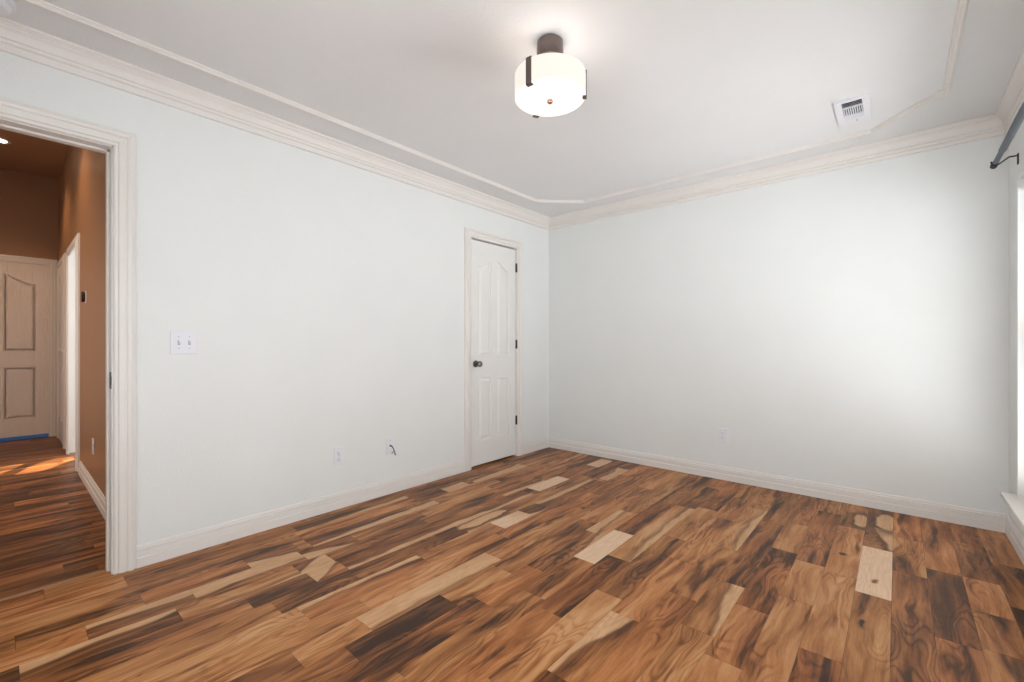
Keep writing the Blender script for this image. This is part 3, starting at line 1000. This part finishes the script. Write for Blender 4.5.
def duplex(name, label, loc, rz, group=None):
    e_ = empty(name, (0, 0, 0), label, 'outlet', group)
    obj('cover_plate', plate_bm(-0.0345, 0.0345, -0.058, 0.058), M['plate'], e_)
    for z in (0.0205, -0.0205):
        b = bmesh.new()
        lathe(b, [(0.0165, 0.0058), (0.0165, 0.0080), (0.0155, 0.0085), (0, 0.0085)], (0, 0, z), 'X', 24)
        f = obj('receptacle', b, M['plate'], e_, True)
        b = bxm(((0.008, -0.0075, z + 0.000), (0.0089, -0.0050, z + 0.009)), ((0.008, 0.0050, z + 0.001), (0.0089, 0.0075, z + 0.008)))
        lathe(b, [(0.0028, 0.0080), (0.0028, 0.0089), (0, 0.0089)], (0, 0, z - 0.008), 'X', 10)
        obj('slots', b, M['dark'], f)
    b = bmesh.new()
    lathe(b, [(0.003, 0.0058), (0.003, 0.0070), (0, 0.0072)], (0, 0, 0), 'X', 10)
    obj('screw', b, M['grey_plastic'], e_)
    place(e_, loc, rz)


duplex('wall_outlet', 'white duplex outlet low on the left wall, left of the cable plate', (0, -2.367, 0.349), 0)
duplex('wall_outlet', 'small white outlet low on the brown hall wall', (-1.61, HALL_Y, 0.352), -math.pi / 2)

# decora outlet on the back wall
e_ = empty('wall_outlet', (0, 0, 0), 'white rectangular-faced outlet low on the back wall', 'outlet')
obj('cover_plate', plate_bm(-0.037, 0.037, -0.058, 0.058, 0.007), M['plate'], e_)
for z in (0.018, -0.018):
    f = obj('receptacle', bxm(((0.0065, -0.0165, z - 0.0155), (0.0085, 0.0165, z + 0.0155)), bevel=0.0006), M['plate'], e_)
    b = bxm(((0.008, -0.009, z - 0.002), (0.0088, -0.006, z + 0.008)), ((0.008, 0.006, z - 0.001), (0.0088, 0.009, z + 0.007)))
    lathe(b, [(0.003, 0.0080), (0.003, 0.0088), (0, 0.0088)], (0, 0, z - 0.009), 'X', 10)
    obj('slots', b, M['grey_plastic'], f)
place(e_, (1.759, 0, 0.359), -math.pi / 2)

# cable plate with a loose black cable
e_ = empty('cable_plate', (0, 0, 0), 'white wall plate with a short black cable hanging from it', 'cable plate')
obj('cover_plate', plate_bm(-0.0345, 0.0345, -0.058, 0.058), M['plate'], e_)
b = bmesh.new()
lathe(b, [(0.0075, 0.0055), (0.0075, 0.010), (0.0048, 0.010), (0.0048, 0.020), (0, 0.020)], (0, 0, 0.004), 'X', 12)
obj('jack', b, M['nickel'], e_, True)
b = bmesh.new()
tube(b, [(0.014, 0, 0.006), (0.024, 0.002, 0.002), (0.032, 0.008, -0.012), (0.034, 0.014, -0.030), (0.032, 0.022, -0.050), (0.030, 0.028, -0.066)], 0.0034, 10)
tube(b, [(0.030, 0.012, -0.030), (0.026, 0.010, -0.042), (0.018, 0.004, -0.052)], 0.0024, 8)
tag(obj('cable', b, M['dark'], e_, True), 'short black cable')
for z in (0.042, -0.042):
    b = bmesh.new()
    lathe(b, [(0.003, 0.0058), (0.003, 0.0070), (0, 0.0072)], (0, 0, z), 'X', 10)
    obj('screw', b, M['grey_plastic'], e_)
place(e_, (0, -1.970, 0.347), 0)

# dark round fitting on the hall wall
e_ = empty('thermostat', (-2.077, HALL_Y, 1.478), 'small dark round thermostat on the brown hall wall', 'thermostat')
bm = bmesh.new()
lathe(bm, [(0.050, 0), (0.050, -0.004), (0.047, -0.006), (0.0, -0.006)], (-2.077, HALL_Y, 1.478), 'Y', 32)
obj('back_plate', bm, M['plate'], e_, True)
bm = bmesh.new()
lathe(bm, [(0.042, -0.005), (0.043, -0.020), (0.040, -0.026), (0.0, -0.027)], (-2.077, HALL_Y, 1.478), 'Y', 32)
tag(obj('dial', bm, M['hinge'], e_, True), 'dark dial')

# recessed lights in the hall ceiling
first = None
for k, (x, y) in enumerate(((-3.745, -3.88), (-2.25, -3.88))):
    e_ = empty('recessed_light', (x, y, HALL_H), ('round recessed light in the brown hall ceiling, near the hall door', 'round recessed light in the hall ceiling just past the doorway')[k], 'recessed light')
    bm = bmesh.new()
    lathe(bm, [(0.062, -0.004), (0.085, -0.006), (0.088, -0.001), (0.062, -0.001), (0.062, -0.004)], (x, y, HALL_H), 'Z', 32)
    obj('trim_ring', bm, M['trim'], e_, True)
    bm = bmesh.new()
    lathe(bm, [(0, -0.002), (0.061, -0.002), (0.061, -0.0005), (0, -0.0005)], (x, y, HALL_H), 'Z', 32)
    obj('bulb', bm, M['bulb'], e_, True)
